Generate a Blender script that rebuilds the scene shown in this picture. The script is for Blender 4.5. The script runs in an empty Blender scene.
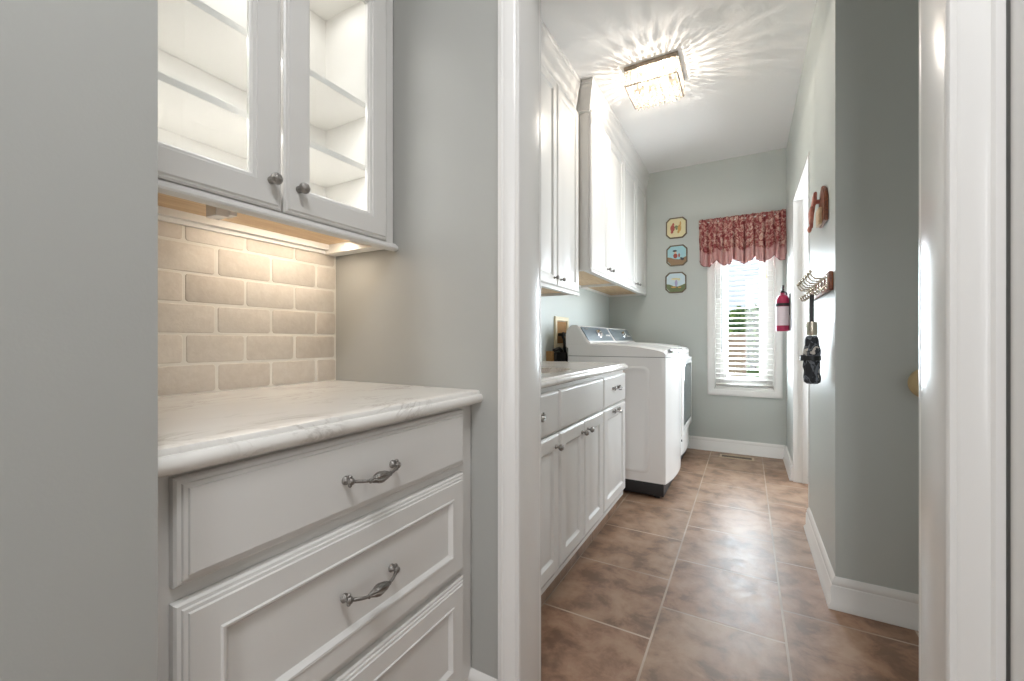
import bpy, bmesh, math, random
from math import pi, sin, cos, radians
from mathutils import Vector, Matrix
random.seed(7)
S = bpy.context.scene
COL = S.collection

# ------------------------------------------------------------------ camera, light, exposure
cd = bpy.data.cameras.new('camera')
cam = bpy.data.objects.new('camera', cd); COL.objects.link(cam)
cam.location = (0, 0, 1.043); cam.rotation_euler = (pi/2, 0, .5106)
cd.sensor_width = 36; cd.lens = 419.4*36/1024; cd.clip_start = .02
S.camera = cam
vs = S.view_settings
vs.view_transform = 'Standard'; vs.look = 'None'; vs.gamma = 1; vs.use_curve_mapping = False
vs.exposure = 0.66
S.cycles.use_denoising = True
S.cycles.max_bounces = 10; S.cycles.diffuse_bounces = 6; S.cycles.transparent_max_bounces = 16
S.cycles.sample_clamp_indirect = 4

w = bpy.data.worlds.new('sky'); S.world = w; w.use_nodes = True
bgn = w.node_tree.nodes['Background']
bgn.inputs[0].default_value = (.80, .90, 1, 1); bgn.inputs[1].default_value = .68

def lamp(name, kind, loc, power, color=(1, 1, 1), size=.5, rot=(0, 0, 0), size_y=None, spread=None):
    d = bpy.data.lights.new(name, kind); d.energy = power; d.color = color
    if kind == 'AREA':
        d.size = size
        if size_y: d.shape = 'RECTANGLE'; d.size_y = size_y
        if spread: d.spread = spread
    elif kind == 'SUN': d.angle = size
    else: d.shadow_soft_size = size
    o = bpy.data.objects.new(name, d); COL.objects.link(o); o.location = loc; o.rotation_euler = rot
    return o
lamp('sun', 'SUN', (0, 0, 9), 1.0, (1, .95, .86), .01, (radians(48), 0, radians(-28)))
lamp('hall_fill', 'AREA', (.17, -2.3, 1.45), 15, (.95, .97, 1), .40, (radians(90), 0, 0), 2.2)  # unseen soft area lamp behind the camera, added as fill
lamp('hall_top_fill', 'AREA', (.12, -.10, 2.70), 12.8, (.95, .97, 1), .45)  # no fixture here; area lamp added overhead to light the niche
lamp('doorway_fill', 'AREA', (1.10, 3.58, 1.4), 27, (.87, .94, 1), .45, (radians(90), 0, radians(90)), 1.6)  # area lamp added beyond the doorway to brighten the left cabinets
lamp('alcove_fill', 'AREA', (1.72, 1.50, 1.15), 2.2, (1, .99, .97), .8, (radians(90), 0, radians(90)), 1.6)  # added out of view to lift base cabinets and jamb; no window there
lamp('window_daylight', 'AREA', (-.03, 4.62, 1.35), 66, (.84, .93, 1), .5, (radians(-90), 0, 0), 1.5)

# ------------------------------------------------------------------ helpers
def tag(o, label=None, cat=None, group=None, kind=None):
    if label: o['label'] = label
    if cat: o['category'] = cat
    if group: o['group'] = group
    if kind: o['kind'] = kind
    return o
def thing(name, loc, label, cat, group=None, kind=None):
    o = bpy.data.objects.new(name, None); COL.objects.link(o); o.location = loc
    o.empty_display_size = .05
    return tag(o, label, cat, group, kind)
def world_loc(o):
    v = Vector((0, 0, 0))
    while o: v = v + o.location; o = o.parent
    return v
def copy_tree(o, parent=None):
    c = o.copy(); COL.objects.link(c)
    if parent: c.parent = parent
    for ch in list(o.children): copy_tree(ch, c)
    return c

class MB:
    """collects shapes, written in world coordinates, into one mesh"""
    def __init__(s): s.bm = bmesh.new()
    def _merge(s, b):
        me = bpy.data.meshes.new('t'); b.to_mesh(me); b.free(); s.bm.from_mesh(me); bpy.data.meshes.remove(me)
    def box(s, x0, x1, y0, y1, z0, z1, bev=0, seg=2):
        b = bmesh.new(); bmesh.ops.create_cube(b, size=1)
        for v in b.verts:
            v.co = Vector(((x0+x1)/2+v.co.x*(x1-x0), (y0+y1)/2+v.co.y*(y1-y0), (z0+z1)/2+v.co.z*(z1-z0)))
        if bev: bmesh.ops.bevel(b, geom=b.edges[:], offset=bev, segments=seg, affect='EDGES', profile=.6)
        s._merge(b); return s
    def poly_prism(s, pts, a0, a1, axis='y', bev=0, seg=2):
        """pts: polygon in the plane across the axis; extruded a0..a1"""
        def P(p, a):
            return {'y': (p[0], a, p[1]), 'x': (a, p[0], p[1]), 'z': (p[0], p[1], a)}[axis]
        b = bmesh.new()
        A = [b.verts.new(P(p, a0)) for p in pts]; B = [b.verts.new(P(p, a1)) for p in pts]
        n = len(pts)
        for i in range(n): b.faces.new((A[i], A[(i+1) % n], B[(i+1) % n], B[i]))
        b.faces.new(A); b.faces.new(B[::-1])
        bmesh.ops.recalc_face_normals(b, faces=b.faces[:])
        if bev: bmesh.ops.bevel(b, geom=b.edges[:], offset=bev, segments=seg, affect='EDGES')
        s._merge(b); return s
    def ring(s, a0, a1, b0, b1, prof, f, cap=True, loop=False):
        """mitred rectangular frame: prof = [(inset, depth)], f(a,b,depth) -> point"""
        bm = s.bm; R = []
        for i, d in prof:
            R.append([bm.verts.new(f(*q, d)) for q in ((a0+i, b0+i), (a1-i, b0+i), (a1-i, b1-i), (a0+i, b1-i))])
        if loop: R.append(R[0])
        for p, q in zip(R, R[1:]):
            for k in range(4): bm.faces.new((p[k], p[(k+1) % 4], q[(k+1) % 4], q[k]))
        if cap and not loop: bm.faces.new(R[-1]); bm.faces.new(R[0][::-1])
        return s
    def sweep(s, path, prof, closed=False):
        """prof = closed polygon of (outward, z); path of (x, y); outward is to the right of travel; mitred"""
        bm = s.bm; n = len(path); R = []
        for i, p in enumerate(path):
            p = Vector(p); ns = []
            if i > 0 or closed: d = (p-Vector(path[i-1])).normalized(); ns.append(Vector((d.y, -d.x)))
            if i < n-1 or closed: d = (Vector(path[(i+1) % n])-p).normalized(); ns.append(Vector((d.y, -d.x)))
            m = sum(ns, Vector((0, 0)))/len(ns); m = m/m.length_squared
            R.append([bm.verts.new((p.x+m.x*o, p.y+m.y*o, z)) for o, z in prof])
        if closed: R.append(R[0])
        k = len(prof)
        for a, b in zip(R, R[1:]):
            for j in range(k): bm.faces.new((a[j], a[(j+1) % k], b[(j+1) % k], b[j]))
        if not closed: bm.faces.new(R[0]); bm.faces.new(R[-1][::-1])
        return s
    def tube(s, pts, r, n=10, cap=True):
        pts = [Vector(p) for p in pts]; rs = r if isinstance(r, (list, tuple)) else [r]*len(pts)
        bm = s.bm; R = []; up = None
        for i, p in enumerate(pts):
            t = (pts[min(i+1, len(pts)-1)]-pts[max(i-1, 0)]).normalized()
            if up is None: up = t.orthogonal().normalized()
            up = (up-t*up.dot(t)).normalized(); sd = t.cross(up)
            R.append([bm.verts.new(p+(up*cos(2*pi*k/n)+sd*sin(2*pi*k/n))*rs[i]) for k in range(n)])
        for a, b in zip(R, R[1:]):
            for k in range(n): bm.faces.new((a[k], a[(k+1) % n], b[(k+1) % n], b[k]))
        if cap: bm.faces.new(R[0][::-1]); bm.faces.new(R[-1])
        return s
    def lathe(s, prof, origin, axis=(0, 0, 1), n=24):
        """prof = [(radius, height)] turned about the axis through origin"""
        ax = Vector(axis).normalized(); u = ax.orthogonal().normalized(); v = ax.cross(u); o = Vector(origin)
        bm = s.bm; R = []
        for r, hh in prof:
            if r < 1e-6: R.append([bm.verts.new(o+ax*hh)]*n)
            else: R.append([bm.verts.new(o+ax*hh+(u*cos(2*pi*k/n)+v*sin(2*pi*k/n))*r) for k in range(n)])
        for a, b in zip(R, R[1:]):
            for k in range(n):
                q = []
                for x in (a[k], a[(k+1) % n], b[(k+1) % n], b[k]):
                    if x not in q: q.append(x)
                if len(q) > 2: bm.faces.new(q)
        for E, fl in ((R[0], 1), (R[-1], 0)):
            if E[0] is not E[1]: bm.faces.new(E[::-1] if fl else E)
        return s
    def ball(s, c, r, sx=1, sy=1, sz=1, u=14, v=9):
        b = bmesh.new(); bmesh.ops.create_uvsphere(b, u_segments=u, v_segments=v, radius=r)
        for q in b.verts: q.co = Vector((c[0]+q.co.x*sx, c[1]+q.co.y*sy, c[2]+q.co.z*sz))
        s._merge(b); return s
    def quad(s, *pts):
        s.bm.faces.new([s.bm.verts.new(p) for p in pts]); return s
    def build(s, name, mat, parent=None, smooth=40, label=None, cat=None, group=None, kind=None, recalc=True):
        if recalc: bmesh.ops.recalc_face_normals(s.bm, faces=s.bm.faces[:])
        me = bpy.data.meshes.new(name)
        off = world_loc(parent) if parent else Vector((0, 0, 0))
        o = bpy.data.objects.new(name, me)
        if not parent and cat:
            xs = [v.co for v in s.bm.verts]
            off = Vector((sum(v.x for v in xs)/len(xs), sum(v.y for v in xs)/len(xs), min(v.z for v in xs)))
            o.location = off
        for v in s.bm.verts: v.co -= off
        s.bm.to_mesh(me); s.bm.free()
        if smooth:
            for p in me.polygons: p.use_smooth = True
            me.set_sharp_from_angle(angle=radians(smooth))
        for m in (mat if isinstance(mat, (list, tuple)) else [mat]): me.materials.append(m)
        COL.objects.link(o)
        if parent: o.parent = parent
        return tag(o, label, cat, group, kind)
def rrect(x0, x1, y0, y1, r, n=5):
    P = []
    for cx, cy, a in ((x1-r, y0+r, -90), (x1-r, y1-r, 0), (x0+r, y1-r, 90), (x0+r, y0+r, 180)):
        for k in range(n+1): t = radians(a+90*k/n); P.append((cx+r*cos(t), cy+r*sin(t)))
    return P
FX = lambda a, b, d: (d, a, b)          # frame facing +x: a = y, b = z
FY = lambda a, b, d: (a, d, b)          # frame facing -y: a = x, b = z

# ------------------------------------------------------------------ materials
def srgb(r, g, b):
    f = lambda c: c/12.92 if c <= .04045 else ((c+.055)/1.055)**2.4
    return (f(r/255), f(g/255), f(b/255), 1)
def mat(name, col, rough=.5, metal=0, **kw):
    m = bpy.data.materials.new(name); m.use_nodes = True
    b = m.node_tree.nodes['Principled BSDF']
    b.inputs['Base Color'].default_value = col
    b.inputs['Roughness'].default_value = rough; b.inputs['Metallic'].default_value = metal
    for k, v in kw.items(): b.inputs[k.replace('_', ' ')].default_value = v
    return m
def nodes(m): return m.node_tree.nodes, m.node_tree.links, m.node_tree.nodes['Principled BSDF']
def coords(m, scale=(1, 1, 1), loc=(0, 0, 0), rot=(0, 0, 0)):
    N, L, B = nodes(m)
    tc = N.new('ShaderNodeTexCoord'); mp = N.new('ShaderNodeMapping')
    mp.inputs['Scale'].default_value = scale; mp.inputs['Location'].default_value = loc; mp.inputs['Rotation'].default_value = rot
    L.new(tc.outputs['Object'], mp.inputs[0]); return mp.outputs[0]
def noise(m, vec, scale=5, detail=4, rough=.5, dist=0):
    N, L, B = nodes(m); n = N.new('ShaderNodeTexNoise')
    n.inputs['Scale'].default_value = scale; n.inputs['Detail'].default_value = detail
    n.inputs['Roughness'].default_value = rough; n.inputs['Distortion'].default_value = dist
    L.new(vec, n.inputs['Vector']); return n.outputs['Fac']
def ramp(m, fac, stops):
    N, L, B = nodes(m); r = N.new('ShaderNodeValToRGB'); e = r.color_ramp.elements
    while len(e) < len(stops): e.new(.5)
    for x, (p, c) in zip(e, stops): x.position = p; x.color = c
    L.new(fac, r.inputs[0]); return r.outputs[0]
def mix(m, fac, a, b, mode='MIX'):
    N, L, B = nodes(m); x = N.new('ShaderNodeMix'); x.data_type = 'RGBA'; x.blend_type = mode
    for sock, v in ((x.inputs[0], fac), (x.inputs[6], a), (x.inputs[7], b)):
        if hasattr(v, 'is_output'): L.new(v, sock)
        else: sock.default_value = v
    return x.outputs[2]
def bump(m, fac, strength=.2, dist=.01):
    N, L, B = nodes(m); b = N.new('ShaderNodeBump')
    b.inputs['Strength'].default_value = strength; b.inputs['Distance'].default_value = dist
    L.new(fac, b.inputs['Height']); L.new(b.outputs[0], B.inputs['Normal'])
def setc(m, out, sock='Base Color'): N, L, B = nodes(m); L.new(out, B.inputs[sock])

M = {}
def paint(name, col, rough, b=.06):
    m = M[name] = mat(name, col, rough)
    bump(m, noise(m, coords(m), 260, 2), b, .002); return m
paint('wall_paint', srgb(176, 176, 172), .42)
paint('laundry_paint', srgb(194, 199, 195), .42)
paint('ceiling_paint', srgb(242, 241, 240), .8)
paint('cabinet_white', srgb(223, 221, 218), .34, .02)
paint('trim_white', srgb(232, 230, 227), .25, .02)
paint('cabinet_inside', srgb(238, 236, 232), .5, .02)
M['enamel'] = mat('enamel', srgb(238, 236, 234), .16)
M['seam'] = mat('seam', srgb(120, 118, 116), .6)
M['black_plastic'] = mat('black_plastic', srgb(32, 32, 34), .4)
M['dark_slot'] = mat('dark_slot', srgb(24, 23, 22), .8)
M['nickel'] = mat('nickel', srgb(150, 146, 142), .28, 1)
M['dark_nickel'] = mat('dark_nickel', srgb(152, 148, 144), .33, 1)
bump(M['dark_nickel'], noise(M['dark_nickel'], coords(M['dark_nickel']), 420, 2), .8, .002)
M['chrome'] = mat('chrome', srgb(205, 205, 208), .14, 1)
M['hook_metal'] = mat('hook_metal', srgb(205, 196, 180), .25, 1)
M['panel_grey'] = mat('panel_grey', srgb(112, 122, 128), .35, .15)
M['door_glass_dark'] = mat('door_glass_dark', srgb(88, 96, 98), .12)
M['tan_vinyl'] = mat('tan_vinyl', srgb(206, 184, 140), .45)
M['sink_tan'] = mat('sink_tan', srgb(206, 176, 142), .4)
M['cream_plastic'] = mat('cream_plastic', srgb(226, 214, 184), .5)
M['tan_and_box_shade'] = mat('tan_and_box_shade', srgb(158, 118, 72), .8)
M['bulb'] = mat('bulb', (1, 1, 1, 1), .4)
_b = nodes(M['bulb'])[2]; _b.inputs['Emission Color'].default_value = (1, .86, .66, 1); _b.inputs['Emission Strength'].default_value = 3.5
M['bronze'] = mat('bronze', srgb(150, 138, 126), .35, .8)
M['ext_red'] = mat('ext_red', srgb(164, 30, 74), .3)
M['paper'] = mat('paper', srgb(222, 205, 212), .6)

m = M['wood_panel'] = mat('wood_panel', srgb(214, 184, 146), .5)
v = coords(m, (14, 1.2, 14)); setc(m, ramp(m, noise(m, v, 4, 5, .6, .6), [(.3, srgb(196, 160, 118)), (.7, srgb(228, 203, 168))]))
m = M['wood_brown'] = mat('wood_brown', srgb(112, 60, 38), .4)
v = coords(m, (30, 6, 30)); setc(m, ramp(m, noise(m, v, 4, 4), [(.3, srgb(96, 46, 30)), (.7, srgb(146, 86, 52))]))
m = M['salmon_wood'] = mat('salmon_wood', srgb(190, 116, 100), .6)
setc(m, ramp(m, noise(m, coords(m), 30, 4), [(.3, srgb(160, 78, 66)), (.7, srgb(214, 150, 130))]))

# floor: running bond ceramic tile, joints measured from the photo
m = M['floor_tile'] = mat('floor_tile', (1, 1, 1, 1), .3)
N, L, B = nodes(m)
tc = N.new('ShaderNodeTexCoord'); sp = N.new('ShaderNodeSeparateXYZ'); cb = N.new('ShaderNodeCombineXYZ')
L.new(tc.outputs['Object'], sp.inputs[0])
def madd(a, k):
    q = N.new('ShaderNodeMath'); q.operation = 'ADD'; L.new(a, q.inputs[0]); q.inputs[1].default_value = k; return q.outputs[0]
L.new(madd(sp.outputs[1], -1.7212+.4135*8+.2067), cb.inputs[0]); L.new(madd(sp.outputs[0], .2933+.4118*10), cb.inputs[1])
br = N.new('ShaderNodeTexBrick'); L.new(cb.outputs[0], br.inputs['Vector'])
br.offset = .5; br.offset_frequency = 2; br.squash = 1
for k, v_ in (('Scale', 1), ('Mortar Size', .0040), ('Mortar Smooth', .1), ('Bias', 0), ('Brick Width', .4135), ('Row Height', .4118)): br.inputs[k].default_value = v_
br.inputs['Color1'].default_value = (0, 0, 0, 1); br.inputs['Color2'].default_value = (1, 1, 1, 1); br.inputs['Mortar'].default_value = (.5, .5, .5, 1)
vec = coords(m)
n1 = noise(m, vec, 8, 6, .62, .3); n2 = noise(m, vec, 22, 6, .7)
c = ramp(m, n1, [(.38, srgb(92, 74, 60)), (.5, srgb(154, 124, 102)), (.62, srgb(178, 152, 128))])
c = mix(m, .28, c, ramp(m, n2, [(.28, srgb(108, 86, 70)), (.5, srgb(130, 98, 75)), (.72, srgb(166, 138, 114))]))
c = mix(m, .26, c, mix(m, br.outputs['Color'], srgb(126, 80, 56), srgb(150, 128, 112)))
c = mix(m, br.outputs['Fac'], c, ramp(m, noise(m, vec, 3, 3), [(.35, srgb(188, 170, 152)), (.65, srgb(140, 122, 106))]))
setc(m, c)
iv = N.new('ShaderNodeMath'); iv.operation = 'MULTIPLY_ADD'; iv.inputs[1].default_value = -1.0
L.new(br.outputs['Fac'], iv.inputs[0])
hb = N.new('ShaderNodeMath'); hb.operation = 'MULTIPLY_ADD'; hb.inputs[1].default_value = .22
L.new(noise(m, vec, 18, 5, .6), hb.inputs[0]); L.new(iv.outputs[0], hb.inputs[2]); iv.inputs[2].default_value = 1
bump(m, hb.outputs[0], .35, .006)
setc(m, ramp(m, n2, [(.36, (.34,)*3+(1,)), (.64, (.46,)*3+(1,))]), 'Roughness')

# quartz counter with soft grey veins
m = M['quartz'] = mat('quartz', srgb(228, 225, 220), .14)
v = coords(m, (2.2, .8, 1), rot=(0, 0, .5))
n = noise(m, v, 4, 8, .62, 1.6)
vein = ramp(m, n, [(.47, (0, 0, 0, 1)), (.5, (1, 1, 1, 1)), (.53, (0, 0, 0, 1))])
vm = mix(m, 1, vein, ramp(m, noise(m, coords(m), 7, 3), [(.45, (0, 0, 0, 1)), (.65, (.6, .6, .6, 1))]), 'MULTIPLY')
setc(m, mix(m, vm, mix(m, noise(m, v, 3, 3), srgb(226, 222, 216), srgb(238, 236, 232)), srgb(176, 168, 160)))

# tumbled stone tile
m = M['stone_tile'] = mat('stone_tile', srgb(208, 198, 184), .6)
N, L, B = nodes(m); g = N.new('ShaderNodeNewGeometry')
vec = coords(m)
c = ramp(m, g.outputs['Random Per Island'], [(0, srgb(210, 199, 188)), (.5, srgb(220, 211, 201)), (1, srgb(230, 222, 213))])
c = mix(m, .4, c, ramp(m, noise(m, vec, 40, 6, .7, .4), [(.3, srgb(204, 192, 177)), (.7, srgb(234, 226, 215))]))
setc(m, c); bump(m, noise(m, vec, 90, 5), .2, .003)
M['grout'] = mat('grout', srgb(238, 233, 224), .8)

# thin clear glass
def glass(name, rough=.02, tint=(.97, .98, .98, 1), k=.06):
    m = bpy.data.materials.new(name); m.use_nodes = True
    N = m.node_tree.nodes; L = m.node_tree.links; N.remove(N['Principled BSDF'])
    t = N.new('ShaderNodeBsdfTransparent'); t.inputs[0].default_value = tint
    g = N.new('ShaderNodeBsdfGlossy'); g.inputs['Roughness'].default_value = rough
    f = N.new('ShaderNodeLayerWeight'); f.inputs[0].default_value = .5
    p = N.new('ShaderNodeMath'); p.operation = 'POWER'; L.new(f.outputs['Facing'], p.inputs[0]); p.inputs[1].default_value = 5
    q = N.new('ShaderNodeMath'); q.operation = 'MULTIPLY_ADD'; L.new(p.outputs[0], q.inputs[0]); q.inputs[1].default_value = .9; q.inputs[2].default_value = .04
    x = N.new('ShaderNodeMixShader'); L.new(q.outputs[0], x.inputs[0]); L.new(t.outputs[0], x.inputs[1]); L.new(g.outputs[0], x.inputs[2])
    L.new(x.outputs[0], N['Material Output'].inputs[0]); return m
M['glass'] = glass('glass')
# crystal beads: part clear, part scattering
m = bpy.data.materials.new('crystal'); m.use_nodes = True; M['crystal'] = m
N = m.node_tree.nodes; L = m.node_tree.links; N.remove(N['Principled BSDF'])
t = N.new('ShaderNodeBsdfTransparent'); t.inputs[0].default_value = (1, .98, .95, 1)
g = N.new('ShaderNodeBsdfGlossy'); g.inputs['Roughness'].default_value = .1
tr = N.new('ShaderNodeBsdfTranslucent'); tr.inputs[0].default_value = (.88, .85, .80, 1)
x1 = N.new('ShaderNodeMixShader'); x1.inputs[0].default_value = .68; L.new(t.outputs[0], x1.inputs[1]); L.new(tr.outputs[0], x1.inputs[2])
x2 = N.new('ShaderNodeMixShader'); x2.inputs[0].default_value = .2; L.new(x1.outputs[0], x2.inputs[1]); L.new(g.outputs[0], x2.inputs[2])
L.new(x2.outputs[0], N['Material Output'].inputs[0])

# toile fabric: red print on pink cream, pale band at the hem (hem height follows the scallops through the mesh's V)
m = M['toile'] = mat('toile', srgb(200, 130, 130), .9)
N, L, B = nodes(m)
uv = N.new('ShaderNodeUVMap'); uv.uv_map = 'cloth'
mp = N.new('ShaderNodeMapping'); mp.inputs['Scale'].default_value = (26, 10, 1); L.new(uv.outputs[0], mp.inputs[0])
n = noise(m, mp.outputs[0], 1.1, 6, .68, 1.2)
pr_ = ramp(m, n, [(.40, srgb(128, 50, 54)), (.48, srgb(156, 80, 80)), (.54, srgb(196, 154, 142)), (.64, srgb(214, 186, 172))])
su = N.new('ShaderNodeSeparateXYZ'); L.new(uv.outputs[0], su.inputs[0])
n3 = noise(m, mp.outputs[0], .35, 3)
ad = N.new('ShaderNodeMath'); ad.operation = 'MULTIPLY_ADD'; ad.inputs[1].default_value = -.35; L.new(n3, ad.inputs[0]); L.new(su.outputs[1], ad.inputs[2])
band = ramp(m, ad.outputs[0], [(.06, (1, 1, 1, 1)), (.12, (0, 0, 0, 1))])
setc(m, mix(m, band, pr_, mix(m, noise(m, mp.outputs[0], 2, 3), srgb(196, 146, 144), srgb(214, 176, 172))))
B.inputs['Subsurface Weight'].default_value = 0
M['hem'] = mat('hem', srgb(120, 60, 66), .8)
m = M['umbrella_cloth'] = mat('umbrella_cloth', srgb(40, 42, 46), .7)
n = noise(m, coords(m, (1, 1, .8)), 18, 3, .5, 1.0)
setc(m, ramp(m, n, [(.38, srgb(40, 42, 47)), (.46, srgb(104, 109, 116)), (.52, srgb(56, 58, 64)), (.57, srgb(196, 190, 182))]))
for q in nodes(m)[0]:
    if q.type == 'VALTORGB': q.color_ramp.interpolation = 'CONSTANT'
m = M['leaf'] = mat('leaf', srgb(90, 122, 60), .6)
N, L, B = nodes(m); g = N.new('ShaderNodeNewGeometry')
setc(m, ramp(m, g.outputs['Random Per Island'], [(0, srgb(56, 88, 40)), (.6, srgb(104, 140, 66)), (1, srgb(160, 184, 100))]))
M['bark'] = mat('bark', srgb(92, 74, 58), .9)
m = M['grass'] = mat('grass', srgb(128, 158, 84), .9)
setc(m, ramp(m, noise(m, coords(m), 2, 6), [(.3, srgb(104, 140, 70)), (.7, srgb(160, 180, 112))]))
M['path'] = mat('path', srgb(208, 204, 196), .9)
m = M['fence_wood'] = mat('fence_wood', srgb(176, 150, 132), .8)
setc(m, ramp(m, noise(m, coords(m, (3, 3, 30)), 3, 3), [(.3, srgb(150, 126, 110)), (.7, srgb(196, 172, 154))]))

# ------------------------------------------------------------------ setting
H = 2.74; XL = -1.28; XR = .302; YF = 4.402; YS = 2.052; P0, P1 = .977, 1.087
def wall(name, *boxes, mt='wall_paint'):
    b = MB()
    for q in boxes: b.box(*q)
    return b.build(name, M[mt], smooth=0, kind='structure')
wall('floor', (-1.5, 2.0, -2.6, 4.53, -.1, 0), mt='floor_tile')
wall('ceiling', (-1.5, 2.0, -2.6, 4.53, H, H+.12), mt='ceiling_paint')
wall('wall_left', (XL-.15, XL, P1, YF, 0, H), mt='laundry_paint')
WX0, WX1, WZ0, WZ1 = -.275, .219, .585, 2.12
wall('wall_far', (XL-.15, WX0, YF, YF+.13, 0, H), (WX1, 1.9, YF, YF+.13, 0, H), (WX0, WX1, YF, YF+.13, 0, WZ0), (WX0, WX1, YF, YF+.13, WZ1, H), mt='laundry_paint')
DY0, DY1, DZ = 2.835, 3.735, 2.09
wall('wall_right', (XR, XR+.125, YS, DY0, 0, H), (XR, XR+.125, DY1, YF, 0, H), (XR, XR+.125, DY0, DY1, DZ, H), mt='laundry_paint')
wall('wall_alcove', (XR+.125, 1.9, YS, YS+.12, 0, H), (1.75, 1.9, P1, YS, 0, H), mt='laundry_paint')
JX0, JX1, JZ = -.520, .292, 2.06
wall('wall_doorway', (XL-.02, JX0-.018, P0, P1, 0, H), (JX1+.018, 1.75, P0, P1, 0, H), (JX0-.018, JX1+.018, P0, P1, JZ+.018, H))
wall('wall_niche', (-1.40, -1.262, .08, P0, 0, H))
wall('wall_hall_left', (-1.40, -.632, -2.5, .237, 0, H))
wall('wall_hall_right', (.383, .50, -2.5, P0, 0, H))
wall('wall_hall_back', (-.632, .383, -2.6, -2.48, 0, H))
wall('wall_side_room', (1.75, 1.9, YS+.12, YF, 0, H))

# skirting
BASE = [(0, 0), (.026, 0), (.026, .010), (.017, .022), (.016, .085), (.012, .090), (.013, .098), (.007, .112), (.002, .120), (0, .120)]
MB().sweep([(XR, DY0), (XR, YS), (1.74, YS)], BASE).build('baseboard_right', M['trim_white'], kind='structure')
MB().sweep([(XL, YF), (XR, YF), (XR, DY1)], BASE).build('baseboard_far', M['trim_white'], kind='structure')
MB().sweep([(XL, 2.60), (XL, YF)], BASE).build('baseboard_left', M['trim_white'], kind='structure')
MB().sweep([(-.688, P0), (-.582, P0)], BASE).build('baseboard_niche', M['trim_white'], kind='structure')

# cased opening between hall and laundry
def casing_profile(x0, x1, y):         # plan section, inner edge at x1
    s = 1 if x1 > x0 else -1; wd = abs(x1-x0)
    f = [(0, 0), (0, -.019), (.012, -.021), (.016, -.017), (.022, -.017), (.028, -.014), (wd-.016, -.012), (wd-.012, -.009), (wd-.008, -.011), (wd-.003, -.011), (wd, -.007), (wd, 0)]
    return [(x0+s*a, y+d) for a, d in f]
b = MB()
b.poly_prism(casing_profile(-.580, JX0, P0), 0, JZ+.075, 'z'); b.poly_prism(casing_profile(.3565, JX1, P0), 0, JZ+.075, 'z')
b.box(JX0, JX1, P0-.014, P0, JZ, JZ+.075)
b.box(JX0-.06, JX0, P1, P1+.016, 0, JZ+.07, .003); b.box(JX1, JX1+.07, P1, P1+.016, 0, JZ+.07, .003); b.box(JX0, JX1, P1, P1+.016, JZ, JZ+.07, .003)
b.build('trim_1', M['trim_white'], kind='structure')
b = MB()
b.box(JX0-.018, JX0, P0-.002, P1+.002, 0, JZ, .001); b.box(JX1, JX1+.018, P0-.002, P1+.002, 0, JZ, .001); b.box(JX0-.018, JX1+.018, P0-.002, P1+.002, JZ, JZ+.018, .001)
b.build('trim_2', M['trim_white'], kind='structure')
# casing of the hall's own door, at the right edge of the view
b = MB(); b.poly_prism([(.383, .9555), (.3615, .9555), (.3602, .9545), (.3598, .948), (.3600, .935), (.364, .930), (.366, .885), (.371, .878), (.374, .865), (.383, .865)], 0, 2.12, 'z')
b.build('trim_3', M['trim_white'], kind='structure')
d2 = MB().ring(.05, .864, .012, 2.07, [(0, .383), (0, .376), (.10, .376), (.108, .381), (.125, .381), (.14, .377)], FX).build('door_2', M['trim_white'], kind='structure')
# doorway in the right wall: jamb, stop, white door in its depth
b = MB()
b.box(XR-.004, XR+.13, DY1-.018, DY1, 0, DZ); b.box(XR-.004, XR+.13, DY0, DY0+.018, 0, DZ); b.box(XR-.004, XR+.13, DY0+.018, DY1-.018, DZ-.018, DZ)
b.box(XR+.050, XR+.085, DY1-.030, DY1-.018, 0, DZ-.018, .003); b.box(XR+.050, XR+.085, DY0+.018, DY0+.030, 0, DZ-.018, .003)
b.build('trim_4', M['trim_white'], kind='structure')

# window
win = thing('window_1', (-.03, YF+.07, WZ0), None, None, kind='structure')
MB().ring(WX0-.055, WX1+.055, WZ0-.056, WZ1+.055, [(0, YF), (0, YF-.016), (.006, YF-.019), (.018, YF-.018), (.040, YF-.012), (.050, YF-.010), (.055, YF-.006), (.055, YF)], FY, loop=True).build('casing', M['trim_white'], win)
MB().ring(WX0, WX1, WZ0, WZ1, [(0, YF), (0, YF+.128), (.012, YF+.128), (.012, YF)], FY, loop=True).build('window_jamb', M['trim_white'], win)
MB().ring(WX0+.012, WX1-.012, WZ0+.012, WZ1-.012, [(0, YF+.068), (.045, YF+.068), (.048, YF+.078), (.098, YF+.078), (.104, YF+.088), (.104, YF+.118), (0, YF+.118)], FY, loop=True).build('sash', M['trim_white'], win)
MB().box(WX0+.108, WX1-.108, YF+.096, YF+.1, WZ0+.108, WZ1-.108).build('pane', M['glass'], win, smooth=0)
MB().box(-.005-.06, -.005+.06, YF+.060, YF+.078, WZ0+.020, WZ0+.034, .003).tube([(-.02, YF+.062, WZ0+.03), (.0, YF+.055, WZ0+.035), (.05, YF+.054, WZ0+.033)], .004).build('crank_handle', M['trim_white'], win)

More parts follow.
